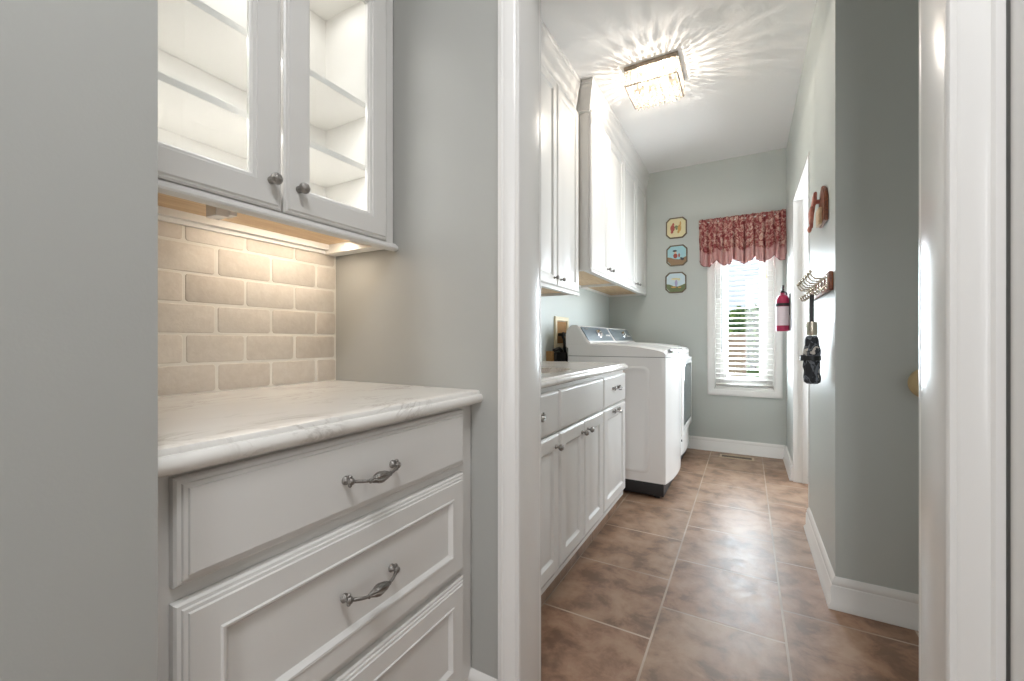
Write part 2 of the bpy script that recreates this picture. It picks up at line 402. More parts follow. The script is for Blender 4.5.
# blind
bl = thing('window_blind', (-.028, YF+.03, WZ0), 'white slatted blind inside the tall narrow window', 'blind')
b = MB(); BX0, BX1 = WX0+.016, WX1-.016; pitch = .0472; tilt = radians(9)
zs = [WZ0+.052+pitch*i for i in range(int((WZ1-WZ0-.12)/pitch))]
for z in zs:
    pts = []
    for t in (-1, -.5, 0, .5, 1):
        yy = t*.024; zz = .0025*(1-t*t)
        pts.append((YF+.032+yy*cos(tilt)-zz*sin(tilt), z+yy*sin(tilt)+zz*cos(tilt)))
    pts += [(p[0], p[1]-.0022) for p in pts[::-1]]
    b.poly_prism(pts, BX0, BX1, 'x')
b.build('slats', M['trim_white'], bl)
MB().box(BX0, BX1, YF+.008, YF+.056, WZ0+.008, WZ0+.026, .004).build('bottom_rail', M['trim_white'], bl)
MB().box(BX0-.002, BX1+.002, YF+.004, YF+.060, WZ1-.06, WZ1-.012, .004).build('head_rail', M['trim_white'], bl)
for x in (BX0+.075, BX1-.075):
    MB().tube([(x, YF+.0075, WZ0+.026), (x, YF+.0075, WZ1-.06)], .0012, 6).tube([(x, YF+.0565, WZ0+.026), (x, YF+.0565, WZ1-.06)], .0012, 6).build('ladder_cord', M['trim_white'], bl)
MB().tube([(BX1-.05, YF+.003, WZ1-.05), (BX1-.05, YF+.001, 1.62)], .0015, 6).lathe([(0, 0), (.006, .004), (.007, .02), (.002, .035)], (BX1-.05, YF+.001, 1.60), n=10).build('lift_cord', M['cream_plastic'], bl)
MB().tube([(BX0+.05, YF+.003, WZ1-.05), (BX0+.05, YF+.001, .93)], .0022, 8).build('tilt_wand', M['panel_grey'], bl)

# ------------------------------------------------------------------ niche: backsplash, base cabinet, counter
b = MB(); b.box(-1.2625, -1.2503, .10, P0-.001, .90, 1.347).build('wall_backsplash_grout', M['grout'], smooth=0, kind='structure')
b = MB(); rowh = .0783; z = .9075; r = 0
while z < 1.34:
    z1 = min(z+rowh-.007, 1.346); y = .748+.1495*3 if r % 2 == 0 else .748+.0745+.1495*3
    y -= .1495*8
    while y < P0:
        a0, a1 = max(y+.0035, .12), min(y+.1495-.0035, P0-.004)
        if a1-a0 > .012:
            j = lambda sd: random.uniform(-sd, sd)
            q = bmesh.new(); A0, A1, Z0, Z1 = a0+j(.001), a1+j(.001), z+j(.001), z1+j(.001); xf = -1.249+j(.0003); L_ = []
            for ins, xx in ((0, -1.256), (0, xf-.0012), (.0005, xf-.0005), (.0014, xf)):
                L_.append([q.verts.new((xx, p[0], p[1])) for p in rrect(A0+ins, A1-ins, Z0+ins, Z1-ins, .0075)])
            for p, r_ in zip(L_, L_[1:]):
                for k in range(len(p)): q.faces.new((p[k], p[(k+1) % len(p)], r_[(k+1) % len(p)], r_[k]))
            q.faces.new(L_[-1])
            b._merge(q)
        y += .1495
    z += rowh; r += 1
b.build('wall_backsplash', M['stone_tile'], kind='structure', smooth=50)

NOSE = [(-.04, .905), (-.016, .905), (-.011, .9035), (-.008, .899), (-.0075, .895), (-.004, .8945), (.000, .891), (.0025, .886), (.0025, .880), (.0, .874), (-.005, .8695), (-.012, .868), (-.04, .868)]
b = MB(); b.sweep([(-.642, .10), (-.642, P0-.0006)], NOSE); b.box(-1.2485, -.682, .10, P0-.0006, .868, .905)
b.build('countertop', M['quartz'], label='white veined stone countertop on the drawer cabinet in the niche', cat='countertop', smooth=30)

def pull(y, x, z, parent, L_=.128, mt='dark_nickel', drop=.006):
    """footed bow pull with a twisted basket centre, along y, standing off in +x"""
    h = L_/2; b = MB()
    for s in (-1, 1):
        b.lathe([(0, 0), (.0085, 0), (.0085, .003), (.0055, .006), (.005, .012), (.007, .016), (.006, .020), (0, .022)], (x, y+s*h, z), (1, 0, 0), 16)
        b.ball((x+.013, y+s*h, z+.008), .0045); b.ball((x+.013, y+s*h, z-.008), .0040)
        pts = []
        for i in range(9):
            t = i/8; pts.append((x+.014+.016*sin(t*pi/2), y+s*(h-(h-.026)*t), z-drop*t))
        b.tube(pts, [.0028+.0008*abs(cos(t*pi/2)) for t in [i/8 for i in range(9)]], 8)
        b.ball(pts[-1], .0052, .7, .7, 1)
    bm = b.bm; n = 24; R = []
    for i in range(15):
        t = i/14; yy = -.027+.054*t; r0 = .0022+.0078*sin(pi*t)
        R.append([bm.verts.new((x+.030+cos(a)*r0*(1+.16*cos(8*a+5*t)), y+yy, z-drop+sin(a)*r0*(1+.16*cos(8*a+5*t)))) for a in [2*pi*k/n for k in range(n)]])
    for p, q in zip(R, R[1:]):
        for k in range(n): bm.faces.new((p[k], p[(k+1) % n], q[(k+1) % n], q[k]))
    bm.faces.new(R[0][::-1]); bm.faces.new(R[-1])
    return b.build('pull', M[mt], parent, smooth=60)
def knob(y, x, z, parent, r=.0135, mt='dark_nickel'):
    b = MB().lathe([(0, 0), (.0085, 0), (.0085, .0025), (.0045, .006), (.0045, .013), (r*.75, .016), (r, .021), (r*.98, .025), (r*.72, .030), (r*.3, .0325), (0, .033)], (x, y, z), (1, 0, 0), 20)
    for k in range(6):
        a = k*pi/3; b.ball((x+.028, y+cos(a)*r*.55, z+sin(a)*r*.55), r*.28, u=8, v=6)
    return b.build('knob', M[mt], parent, smooth=60)

cab = thing('drawer_cabinet', (-.95, .60, 0), 'off-white base cabinet of three drawers under the stone top', 'cabinet')
b = MB(); b.box(-1.25, -.680, .245, P0-.002, .10, .8665); b.box(-1.25, -.745, .245, P0-.002, 0, .10)
b.build('body', M['cabinet_white'], cab, smooth=0)
XN = -.657; Y0, Y1 = .267, .921
OG = [(0, -.6795), (0, XN-.011), (.003, XN-.0075), (.0075, XN-.0065), (.009, XN-.0035), (.014, XN-.003), (.0155, XN)]
PN = [(.053, XN), (.0555, XN+.0025), (.0595, XN+.0015), (.063, XN-.003), (.067, XN-.0075)]
dr = MB().ring(Y0, Y1, .711, .858, OG, FX).build('drawer', M['cabinet_white'], cab, smooth=25); pull(.593, XN, .781, dr, .119)
dr = MB().ring(Y0, Y1, .428, .688, OG+PN, FX).build('drawer', M['cabinet_white'], cab, smooth=25); pull(.590, XN, .562, dr, .119)
dr = MB().ring(Y0, Y1, .135, .411, OG+PN, FX).build('drawer', M['cabinet_white'], cab, smooth=25); pull(.590, XN, .29, dr, .119)

# glass-door wall cabinet over the niche counter
uc = thing('glass_door_cabinet', (-1.11, .61, 1.33), 'off-white wall cabinet with two glass doors above the stone counter', 'cabinet')
b = MB(); cy0, cy1 = .245, P0-.004; UF = -.978
b.box(-1.248, UF, cy0, cy0+.018, 1.335, 2.14); b.box(-1.248, UF, cy1-.046, cy1, 1.335, 2.14)
b.box(-1.248, UF, cy0+.018, cy1-.046, 2.12, 2.14); b.box(-1.248, -1.240, cy0+.018, cy1-.046, 1.335, 2.12)
b.box(-1.240, UF, cy0+.018, cy1-.046, 1.372, 1.390)
b.box(-1.240, -1.222, cy0+.018, cy1-.046, 1.346, 1.371)
b.build('body', M['cabinet_inside'], uc, smooth=0)
b = MB()
b.box(UF-.0, UF+.001, cy0, cy0+.03, 1.345, 2.12); b.box(UF, UF+.001, cy1-.04, cy1, 1.345, 2.12); b.box(UF, UF+.001, cy0+.03, cy1-.04, 1.345, 1.392); b.box(UF, UF+.001, cy0+.03, cy1-.04, 2.085, 2.12)
b.build('face_frame', M['cabinet_white'], uc, smooth=0)
MB().box(-1.222, UF-.004, cy0+.019, cy1-.047, 1.364, 1.3715).build('bottom_panel', M['wood_panel'], uc, smooth=0, label='warm wood underside panel')
RAIL = [(.0015, 1.3475), (.011, 1.3475), (.012, 1.3445), (.017, 1.3415), (.021, 1.337), (.0225, 1.333), (.021, 1.3285), (.016, 1.3255), (.008, 1.324), (.0015, 1.324)]
b = MB(); b.sweep([(UF, cy0), (UF, P0-.0015)], RAIL); b.build('light_rail', M['cabinet_white'], uc, smooth=35)
for zz in (1.575, 1.765):
    b = MB(); b.box(-1.2395, -1.012, cy0+.019, cy1-.047, zz-.018, zz, .002); b.build('shelf', M['cabinet_inside'], uc, smooth=0)
XU = -.957
def glass_door(y0, y1, ky):
    d = MB().ring(y0, y1, 1.349, 2.10, [(0, UF+.0015), (0, XU-.007), (.004, XU-.004), (.008, XU-.0035), (.011, XU), (.058, XU), (.060, XU-.004), (.066, XU-.005), (.069, XU-.009), (.071, XU-.010), (.071, UF+.0015)], FX, loop=True).build('door', M['cabinet_white'], uc, smooth=25)
    MB().box(UF+.005, UF+.008, y0+.066, y1-.066, 1.349+.066, 2.10-.066).build('glass_pane', M['glass'], d, smooth=0)
    knob(ky, XU, 1.412, d)
glass_door(.270, .600, .572); glass_door(.606, .934, .641)
# small white light unit below that cabinet, and its light
b = MB(); b.box(-1.105, -1.060, .506, .534, 1.331, 1.3635, .002); b.box(-1.100, -1.06, .535, .552, 1.338, 1.352, .002); b.tube([(-1.05, .55, 1.348), (-1.02, .60, 1.356), (-1.02, .70, 1.36)], .002, 6)
b.build('light_connector', M['enamel'], label='small white under-cabinet light connector above the stone tiles', cat='light fitting')
lamp('undercabinet_light', 'AREA', (-1.12, .755, 1.361), .7, (1, .87, .70), .05, (0, radians(14), 0), .32)
lamp('cabinet_inner_fill', 'AREA', (-1.10, .60, 2.112), .6, (1, .985, .965), .14, (0, 0, 0), .55)  # no fixture; lamp added so the cabinet interior reads bright
lamp('cabinet_shelf_fill', 'AREA', (-1.03, .60, 1.745), .5, (1, .985, .965), .03, (0, 0, 0), .55)  # another added lamp, under the upper shelf, brightens the space below
lamp('cabinet_low_fill', 'AREA', (-1.03, .60, 1.555), .5, (1, .985, .965), .03, (0, 0, 0), .55)  # same under the lower shelf: added lamp, no fitting

# ------------------------------------------------------------------ laundry base cabinets, counter, sink
XD = -.645; XC = -.664
LO = [(0, XC), (0, XD-.008), (.004, XD-.003), (.010, XD)]
LP = [(.056, XD), (.059, XD-.003), (.066, XD-.009), (.072, XD-.009), (.090, XD-.003)]
def base_cab(y0, y1, label, fronts):
    t = thing('base_cabinet', (-.96, (y0+y1)/2, 0), label, 'cabinet', 'white base cabinets along the laundry counter')
    b = MB()
    b.box(-1.27, -1.262, y0, y1, .10, .864); b.box(-1.262, XC, y0, y0+.018, .10, .864); b.box(-1.262, XC, y1-.018, y1, .10, .864)
    b.box(-1.262, XC, y0+.018, y1-.018, .10, .12); b.box(XC-.02, XC, y0+.018, y1-.018, .66, .70); b.box(XC-.02, XC, y0+.018, y1-.018, .83, .8665)
    b.build('body', M['cabinet_white'], t, smooth=0)
    MB().box(-1.26, -.705, y0, y1, 0, .099).build('toe_kick', M['floor_tile'], t, smooth=0, label='brown tiled toe kick')
    for kind, a0, a1, hw in fronts:
        if kind == 'drawer': d = MB().ring(a0, a1, .686, .848, LO, FX).build('drawer', M['cabinet_white'], t, smooth=25)
        elif kind == 'false': d = MB().ring(a0, a1, .686, .848, LO, FX).build('false_front', M['cabinet_white'], t, smooth=25)
        else: d = MB().ring(a0, a1, .142, .679, LO+LP, FX).build('door', M['cabinet_white'], t, smooth=25)
        if hw:
            if hw[0] == 'k': knob(hw[1], XD, hw[2], d, .013)
            else: pull(hw[1], XD, hw[2], d, .10, drop=.003)
    return t
base_cab(1.10, 1.54, 'white base cabinet with one drawer and door nearest the doorway', [('drawer', 1.112, 1.535, ('p', 1.310, .775)), ('door', 1.112, 1.535, ('k', 1.497, .632))])
base_cab(1.541, 2.124, 'white sink cabinet with a wide blank front over two doors', [('false', 1.546, 2.118, None), ('door', 1.546, 1.829, ('k', 1.793, .632)), ('door', 1.835, 2.118, ('k', 1.868, .632))])
base_cab(2.125, 2.578, 'white base cabinet with drawer and door at the washer end', [('drawer', 2.133, 2.568, ('p', 2.34, .779)), ('door', 2.133, 2.568, ('p', 2.34, .653))])
# counter with a cut-out
sx0, sx1, sy0, sy1 = -1.13, -.735, 1.575, 1.95
b = MB()
N2 = [(o, zz) for o, zz in NOSE]
b.sweep([(-.640, P1+.001), (-.640, 2.592), (-1.278, 2.592)], N2)
bm = b.bm; hole = rrect(sx0, sx1, sy0, sy1, .06)
outer = [(-.68, P1+.001), (-.68, 2.552), (-1.278, 2.552), (-1.278, P1+.001)]
for zz in (.905, .868):
    es = []
    for loop in (outer, hole):
        vv = [bm.verts.new((p[0], p[1], zz)) for p in loop]
        for i in range(len(vv)): es.append(bm.edges.new((vv[i], vv[(i+1) % len(vv)])))
    bmesh.ops.triangle_fill(bm, edges=es, use_beauty=True)
for i in range(len(hole)):
    p, q = hole[i], hole[(i+1) % len(hole)]
    b.quad((p[0], p[1], .868), (q[0], q[1], .868), (q[0], q[1], .905), (p[0], p[1], .905))
b.build('laundry_countertop', M['quartz'], label='long white countertop with sink cut-out beside the washer', cat='countertop', smooth=30)
b = MB(); bm = b.bm; R = []
for ins, zz in ((-.012, .867), (0, .867), (.004, .85), (.012, .71), (.04, .69), (.15, .688)):
    R.append([bm.verts.new((p[0], p[1], zz)) for p in rrect(sx0+ins, sx1-ins, sy0+ins, sy1-ins, max(.06-ins*.2, .03))])
for zz, ins in ((.683, .15), (.683, .035), (.71, .007), (.8595, -.012)):
    R.append([bm.verts.new((p[0], p[1], zz)) for p in rrect(sx0+ins, sx1-ins, sy0+ins, sy1-ins, max(.06-ins*.2, .03))])
R.append(R[0])
for p, q in zip(R, R[1:]):
    for k in range(len(p)): bm.faces.new((p[k], p[(k+1) % len(p)], q[(k+1) % len(p)], q[k]))
bm.faces.new(R[5]); bm.faces.new(R[6][::-1])
sk = thing('sink', (-.93, 1.76, .685), 'tan basin set into the laundry countertop', 'sink')
b.build('basin', M['sink_tan'], sk, smooth=50)
MB().lathe([(0, .0), (.03, 0), (.03, .002), (.022, .002), (.02, .0005), (0, .0005)], (-.93, 1.76, .689), n=20).build('drain', M['chrome'], sk)

# ------------------------------------------------------------------ laundry wall cabinets
def wall_cab(name, y0, y1, xf, z0, z1, label, doors, group):
    t = thing(name, ((XL+xf)/2, (y0+y1)/2, z0), label, 'cabinet', group)
    b = MB(); b.box(XL+.001, xf-.020, y0, y1, z0+.025, z1); b.box(xf-.06, xf-.020, y0, y1, z0, z0+.025)
    b.box(XL+.001, xf-.061, y0, y0+.018, z0, z0+.025); b.box(XL+.001, xf-.061, y1-.018, y1, z0, z0+.025); b.box(XL+.001, XL+.02, y0+.019, y1-.019, z0, z0+.025)
    b.build('body', M['cabinet_white'], t, smooth=0)
    MB().box(XL+.021, xf-.062, y0+.019, y1-.019, z0+.018, z0+.0245).build('bottom_panel', M['wood_panel'], t, smooth=0, label='bare wood underside panel')
    for a0, a1, ky in doors:
        pf = [(0, xf-.0195), (0, xf-.008), (.004, xf-.003), (.010, xf), (.056, xf), (.059, xf-.003), (.066, xf-.009), (.072, xf-.009), (.092, xf-.003)]
        d = MB().ring(a0, a1, z0+.012, z1-.015, pf, FX).build('door', M['cabinet_white'], t, smooth=25)
        knob(ky, xf, z0+.058, d, .012)
    MB().box(xf-.02, xf+.002, y0, y1, z0-.010, z0+.010, .004).build('bottom_rail', M['cabinet_white'], t)
    return t
wall_cab('wall_cabinet', 1.93, 2.650, -.970, 1.348, 2.57, 'white two-door wall cabinet above the laundry counter', [(1.936, 2.276, 2.232), (2.282, 2.644, 2.328)], None)
G = 'white wall cabinets above the washer and dryer'
wall_cab('wall_cabinet', 2.652, 3.496, -.890, 1.505, 2.57, 'white two-door wall cabinet above the washer', [(2.658, 3.054, 3.012), (3.060, 3.490, 3.104)], G)
wall_cab('wall_cabinet', 3.498, 4.398, -.890, 1.505, 2.57, 'white two-door wall cabinet above the dryer by the far wall', [(3.504, 3.944, 3.900), (3.950, 4.392, 3.994)], G)
CR = [(0, 2.545), (.006, 2.545), (.008, 2.556), (.014, 2.560), (.014, 2.585), (.018, 2.592), (.022, 2.62), (.028, 2.66), (.036, 2.69), (.041, 2.70), (.041, 2.712), (.045, 2.718), (.045, H-.001), (0, H-.001)]
b = MB(); b.box(XL+.001, -.991, 1.93, 2.651, 2.571, H-.001); b.sweep([(-.990, 1.93), (-.990, 2.6065)], CR)
b.box(XL+.001, -.911, 2.6525, YF-.002, 2.571, H-.001); b.sweep([(-.989, 2.6525), (-.910, 2.6525), (-.910, YF-.002)], [(o if o > 0 else -.0, zz) for o, zz in CR])
b.build('trim_5', M['cabinet_white'], kind='structure', smooth=30)

# ------------------------------------------------------------------ washer and dryer
def bowed(x0, xf, bow, y0, y1, z0, z1, mb, n=14, r=.02):
    """box whose +x face bows outwards in plan"""
    pts = [(x0, y0), (xf-.03, y0)]
    for k in range(n+1):
        t = k/n; yy = y0+.006+(y1-y0-.012)*t
        pts.append((xf+bow*(1-(2*t-1)**2), yy))
    pts += [(xf-.03, y1), (x0, y1)]
    mb.poly_prism(pts, z0, z1, 'z')
def appliance(y0, y1, name, label, dryer):
    t = thing(name, (-.8, (y0+y1)/2, 0), label, name)
    xb, xf, bow = (-1.135, -.462, .036) if not dryer else (-1.16, -.479, .026)
    b = MB(); bowed(xb, xf, bow, y0, y1, .105, .930, b)
    b.ring(y0+.006, y1-.006, .105, .93, [(0, xb), (0, xb-.004), (.02, xb-.004)], FX)
    body = b.build('body', M['enamel'], t, smooth=35)
    # embossed rounded panel on the side
    b = MB(); b2 = rrect(-.98, -.56, .16, .87, .04, 4)
    A = [b.bm.verts.new((p[0], y0+.0005, p[1])) for p in b2]; c0 = Vector((-.77, y0, .515))
    Bv = [b.bm.verts.new((p[0]+(c0.x-p[0])*.03, y0-.004, p[1]+(c0.z-p[1])*.02)) for p in b2]
    Cv = [b.bm.verts.new((p[0]+(c0.x-p[0])*.09, y0-.004, p[1]+(c0.z-p[1])*.055)) for p in b2]
    Dv = [b.bm.verts.new((p[0]+(c0.x-p[0])*.12, y0-.0005, p[1]+(c0.z-p[1])*.075)) for p in b2]
    for U, V in ((A, Bv), (Bv, Cv), (Cv, Dv)):
        for k in range(len(U)): b.bm.faces.new((U[k], U[(k+1) % len(U)], V[(k+1) % len(U)], V[k]))
    b.bm.faces.new(Dv)
    b.build('side_panel', M['enamel'], t, smooth=50)
    MB().box(xb+.02, xf-.012, y0+.012, y1-.012, .018, .1045, .004).build('base', M['black_plastic'], t, label='black plastic base')
    for fx in (xb+.06, xf-.06):
        for fy in (y0+.05, y1-.05): MB().lathe([(0, 0), (.02, 0), (.02, .018), (0, .018)], (fx, fy, 0), n=14).build('foot', M['black_plastic'], t)
    # seam and top
    b = MB(); bowed(xb+.004, xf-.005, bow, y0+.004, y1-.004, .930, .934, b); b.build('seam', M['seam'], t)
    b = MB(); bm = b.bm; secs = []
    n = 16
    for k in range(n+1):
        q = k/n; yy = y0+(y1-y0)*q; e = 1-abs(2*q-1)**10; fx = xf+bow*(1-(2*q-1)**2)
        drop = .012*(1-e)
        pr2 = [(xb, .934), (xb, 1.028-drop), (-1.0, 1.030-drop), (-.80, 1.024-drop), (-.62, 1.008-drop), (fx-.06, .990-drop), (fx-.022, .980-drop), (fx-.004, .966-drop*.6), (fx+.003, .950), (fx, .934)]
        secs.append([bm.verts.new((p[0], yy, p[1])) for p in pr2])
    for p, q in zip(secs, secs[1:]):
        for k in range(len(p)): bm.faces.new((p[k], p[(k+1) % len(p)], q[(k+1) % len(p)], q[k]))
    bm.faces.new(secs[0]); bm.faces.new(secs[-1][::-1])
    top = b.build('lid' if not dryer else 'top', M['enamel'], t, smooth=35)
    if not dryer:
        b = MB(); pts = []
        for k in range(9):
            q = k/8; yy = y0+.06+(y1-y0-.30)*q; pts.append((xf+.004+bow*(1-(2*(yy-y0)/(y1-y0)-1)**2), yy, .972))
        b.tube(pts, .014, 10)
        b.build('lid_handle', M['chrome'], top, label='chrome lid handle')
    # console
    con = MB().poly_prism([(-1.158, .99), (-1.158, 1.10), (-1.132, 1.148), (-1.098, 1.158), (-1.060, 1.150), (-.985, 1.036), (-.965, 1.026), (-.955, 1.0), (-.955, .99)], y0+.004, y1-.004, 'y', .008).build('console', M['enamel'], t, smooth=30)
    p0 = Vector((-1.055, 0, 1.150)); p1 = Vector((-.985, 0, 1.036)); dd = (p1-p0).normalized(); nn = Vector((-dd.z, 0, dd.x)); nn = nn if nn.x > 0 else -nn
    A = p0+dd*.008; Bq = p1-dd*.006; e0, e1 = y0+.022, y1-.022; th = .0035
    b = MB(); bm = b.bm
    def rc(ins, off):
        a = A+dd*ins; c = Bq-dd*ins; L_ = []
        for (pp, yy) in ((a, e0+ins+.012), (a, (e0+e1)/2-.0), (a, e1-ins-.012), (a+dd*.012, e1-ins), (c-dd*.012, e1-ins), (c, e1-ins-.012), (c, e0+ins+.012), (c-dd*.012, e0+ins), (a+dd*.012, e0+ins)):
            L_.append(bm.verts.new(pp+nn*off+Vector((0, yy, 0))))
        return L_
    R = [rc(0, -.004), rc(0, th), rc(.003, th+.001)]
    for p, q in zip(R, R[1:]):
        for k in range(len(p)): bm.faces.new((p[k], p[(k+1) % len(p)], q[(k+1) % len(p)], q[k]))
    bm.faces.new(R[0][::-1]); bm.faces.new(R[-1])
    b.build('control_panel', M['panel_grey'], con, label='grey control panel')
    yk = y0+(y1-y0)*(.50 if not dryer else .55); ctr = (A+Bq)/2+nn*(th+.001); ctr.y = yk
    MB().lathe([(0, 0), (.036, 0), (.036, .004), (.030, .008), (.027, .024), (.024, .027), (0, .027)], ctr, nn, 28).build('dial', M['chrome'], con, label='chrome dial')
    for k in range(4):
        yy = y1-.16+.03*k; q = (A+Bq)/2+nn*(th+.001)+dd*.012; MB().lathe([(0, 0), (.008, 0), (.007, .004), (0, .0045)], (q.x, yy, q.z), nn, 12).build('button', M['enamel'], con)
    q = A+nn*(th+.0012)+dd*.016
    MB().poly_prism([(q.x, q.z), (q.x+dd.x*.010, q.z+dd.z*.010), (q.x+dd.x*.010+nn.x*.001, q.z+dd.z*.010+nn.z*.001), (q.x+nn.x*.001, q.z+nn.z*.001)], y0+.06, y0+.15, 'y').build('badge', M['chrome'], con)
    if dryer:
        xd = xf+bow*.55
        fr = MB().ring(y0+.035, y1-.035, .27, .90, [(0, xd-.02), (0, xd+.008), (.008, xd+.015), (.020, xd+.018), (.050, xd+.017), (.056, xd+.012)], FX).build('door', M['enamel'], t, smooth=50)
        MB().ring(y0+.088, y1-.088, .345, .845, [(0, xd+.011), (0, xd+.015), (.006, xd+.018), (.03, xd+.019)], FX).build('door_window', M['door_glass_dark'], fr, label='dark glass door window')
        MB().lathe([(0, 0), (.009, 0), (.009, .006), (0, .007)], (xf+.02, y0+.03, .24), (1, 0, 0), 14).build('latch', M['black_plastic'], t)
    else:
        b = MB(); bowed(xf-.02, xf+.0015, bow, y0+.006, y1-.006, .108, .926, b)
        b.build('front_panel', M['enamel'], t, smooth=35)
    return t
appliance(2.862, 3.548, 'washer', 'white top-loading washer with grey control panel next to the counter', False)
appliance(3.572, 4.258, 'dryer', 'white dryer with dark glass door beside the far wall', True)

# water supply box and hoses behind the washer
ob = thing('outlet_box', (XL, 3.02, 1.0), 'cream framed recessed water supply box on the wall behind the washer', 'outlet box')
MB().ring(2.935, 3.205, .985, 1.228, [(0, XL+.0005), (0, XL+.012), (.004, XL+.016), (.030, XL+.016), (.034, XL+.004), (.034, XL+.0005)], FX, loop=True).build('frame', M['cream_plastic'], ob)
MB().ring(2.971, 3.169, 1.021, 1.192, [(0, XL+.004), (.002, XL+.003)], FX).build('back_panel', M['tan_and_box_shade'], ob)  # brown colour stands in for the shadow inside the box
for yy in (3.02, 3.10):
    vv = MB().lathe([(0, 0), (.012, 0), (.012, .03), (.018, .032), (.018, .045), (0, .047)], (XL+.004, yy, 1.09), (1, 0, 0), 14).build('valve', M['black_plastic'], ob)
    MB().tube([(XL+.03, yy, 1.09), (XL+.05, yy, 1.05), (XL+.05, yy+.01, .98), (XL+.06, yy+.03, .90), (XL+.06, yy+.05, .70)], .011, 10).build('hose', M['black_plastic'], ob)
o2 = thing('outlet_box', (XL, 2.9, .90), 'low black box with a tan side strip below the water supply box', 'outlet box')
MB().box(XL+.001, XL+.05, 2.79, 2.825, .80, .965, .004).build('side_strip', M['tan_and_box_shade'], o2)
MB().box(XL+.001, XL+.07, 2.827, 3.01, .80, .955, .012).tube([(XL+.05, 2.82, .97), (XL+.06, 2.9, .985), (XL+.05, 2.99, .95)], .012).build('box', M['black_plastic'], o2)

# ------------------------------------------------------------------ crystal ceiling light
LX, LY = -.510, 2.765
cl = thing('ceiling_light', (LX, LY, H), 'square crystal bead flush light on the laundry ceiling', 'ceiling light')
b = MB(); b.ring(LX-.158, LX+.158, LY-.150, LY+.150, [(0, H-.0005), (0, H-.018), (.006, H-.024), (.03, H-.024)], lambda a, c, d: (a, c, d)); b.build('mounting_plate', M['bronze'], cl)
hx, hy, zr = .152, .140, 2.622
b = MB(); b.sweep([(LX-hx, LY-hy), (LX-hx, LY+hy), (LX+hx, LY+hy), (LX+hx, LY-hy)], [(.003, zr-.003), (.003, zr+.003), (-.003, zr+.003), (-.003, zr-.003)], closed=True); b.build('lower_rim', M['bronze'], cl)
def strand(x, y, ztop, nb, r=.0090, gap=.0158, drop=False):
    b = MB()
    b.tube([(x, y, ztop), (x, y, ztop-gap*nb)], .0008, 5)
    for k in range(nb): b.lathe([(0, r), (r*.8, r*.55), (r, 0), (r*.8, -r*.55), (0, -r)], (x, y, ztop-.010-gap*k), n=6)
    return b.build('crystal_strand', M['crystal'], cl, smooth=0)
s0 = strand(LX-hx, LY-hy, H-.024, 6)
pos = []
nx, ny = 15, 13
for i in range(nx): pos += [(-hx+2*hx*i/(nx-1), -hy), (-hx+2*hx*i/(nx-1), hy)]
for j in range(1, ny-1): pos += [(-hx, -hy+2*hy*j/(ny-1)), (hx, -hy+2*hy*j/(ny-1))]
for px, py in pos[1:]:
    c = s0.copy(); COL.objects.link(c); c.parent = cl; c.location = (px+hx, py+hy, 0)
s1 = strand(LX-hx+.025, LY-hy+.010, zr+.006, 2)
for i in range(9):
    for j in range(5):
        if i+j == 0: continue
        c = s1.copy(); COL.objects.link(c); c.parent = cl; c.location = (i*(2*hx-.05)/8, j*(2*hy-.024)/4, -.012*sin(pi*j/4))
for sx_, sy_ in ((-1, -1), (-1, 1), (1, -1), (1, 1)):
    x, y = LX+sx_*.062, LY+sy_*.056
    sk_ = MB().lathe([(0, 0), (.014, 0), (.014, -.022), (0, -.022)], (x, y, H-.0245), n=14).build('socket', M['cream_plastic'], cl)
    MB().lathe([(0, 0), (.006, 0), (.010, -.010), (.010, -.030), (.006, -.036), (0, -.037)], (x, y, H-.0475), n=12).build('bulb', M['bulb'], sk_)
    lamp('bulb_light', 'POINT', (x, y, H-.095), 2.75, (1, .90, .78), .003)

lamp('ceiling_light_fill', 'AREA', (LX, LY, 2.575), 2, (1, .95, .87), .28)  # extra area lamp below the beads, added to brighten the room

# ------------------------------------------------------------------ valance over the window
va = thing('valance', (-.045, YF-.06, 1.85), 'gathered red and cream patterned fabric valance with scalloped hem above the blind', 'valance')
VX0, VX1 = -.400, .296; NXV, NZV = 220, 26
def hemz(u):      # u 0..1: scallops, shorter towards the right as hung
    k = u*4.6; f_ = k-math.floor(k)
    return 1.800+.010*u-.062*abs(sin(pi*(f_)))**.7 + (.0 if u < .985 else .05)
b = MB(); bm = b.bm; uvl = None; G_ = []
for j in range(NZV+1):
    row = []
    t = j/NZV
    for i in range(NXV+1):
        u = i/NXV; x = VX0+(VX1-VX0)*u
        zt = 2.185+.004*sin(u*60)
        z = zt+(hemz(u)-zt)*t
        amp = .012+.028*t
        y = YF-.052-.010*sin(pi*min(t*1.1, 1))+amp*(.55*sin(u*2*pi*17+1.2*sin(u*9))+.45*sin(u*2*pi*9.2+.8+t*.6))
        if t < .12: y += .010*sin(u*2*pi*40)*(1-t/.12)
        if t > .10 and t < .17: y += .004*sin(u*2*pi*34)
        row.append(bm.verts.new((x+.008*sin(u*50+t*2)*t, min(y, YF-.006), z)))
    G_.append(row)
uvl = bm.loops.layers.uv.new('cloth')
for j in range(NZV):
    for i in range(NXV):
        f_ = bm.faces.new((G_[j][i], G_[j][i+1], G_[j+1][i+1], G_[j+1][i]))
        for lp, (a, c) in zip(f_.loops, ((i, j), (i+1, j), (i+1, j+1), (i, j+1))): lp[uvl].uv = (a/NXV, 1-c/NZV)
hem_pts = [v.co.copy() for v in G_[-1]]
cl_ = b.build('fabric', M['toile'], va, smooth=60, recalc=False)
sm = cl_.modifiers.new('thick', 'SOLIDIFY'); sm.thickness = .0022
MB().tube(hem_pts, .0028, 6).build('hem_trim', M['hem'], va, label='dark red hem edging')
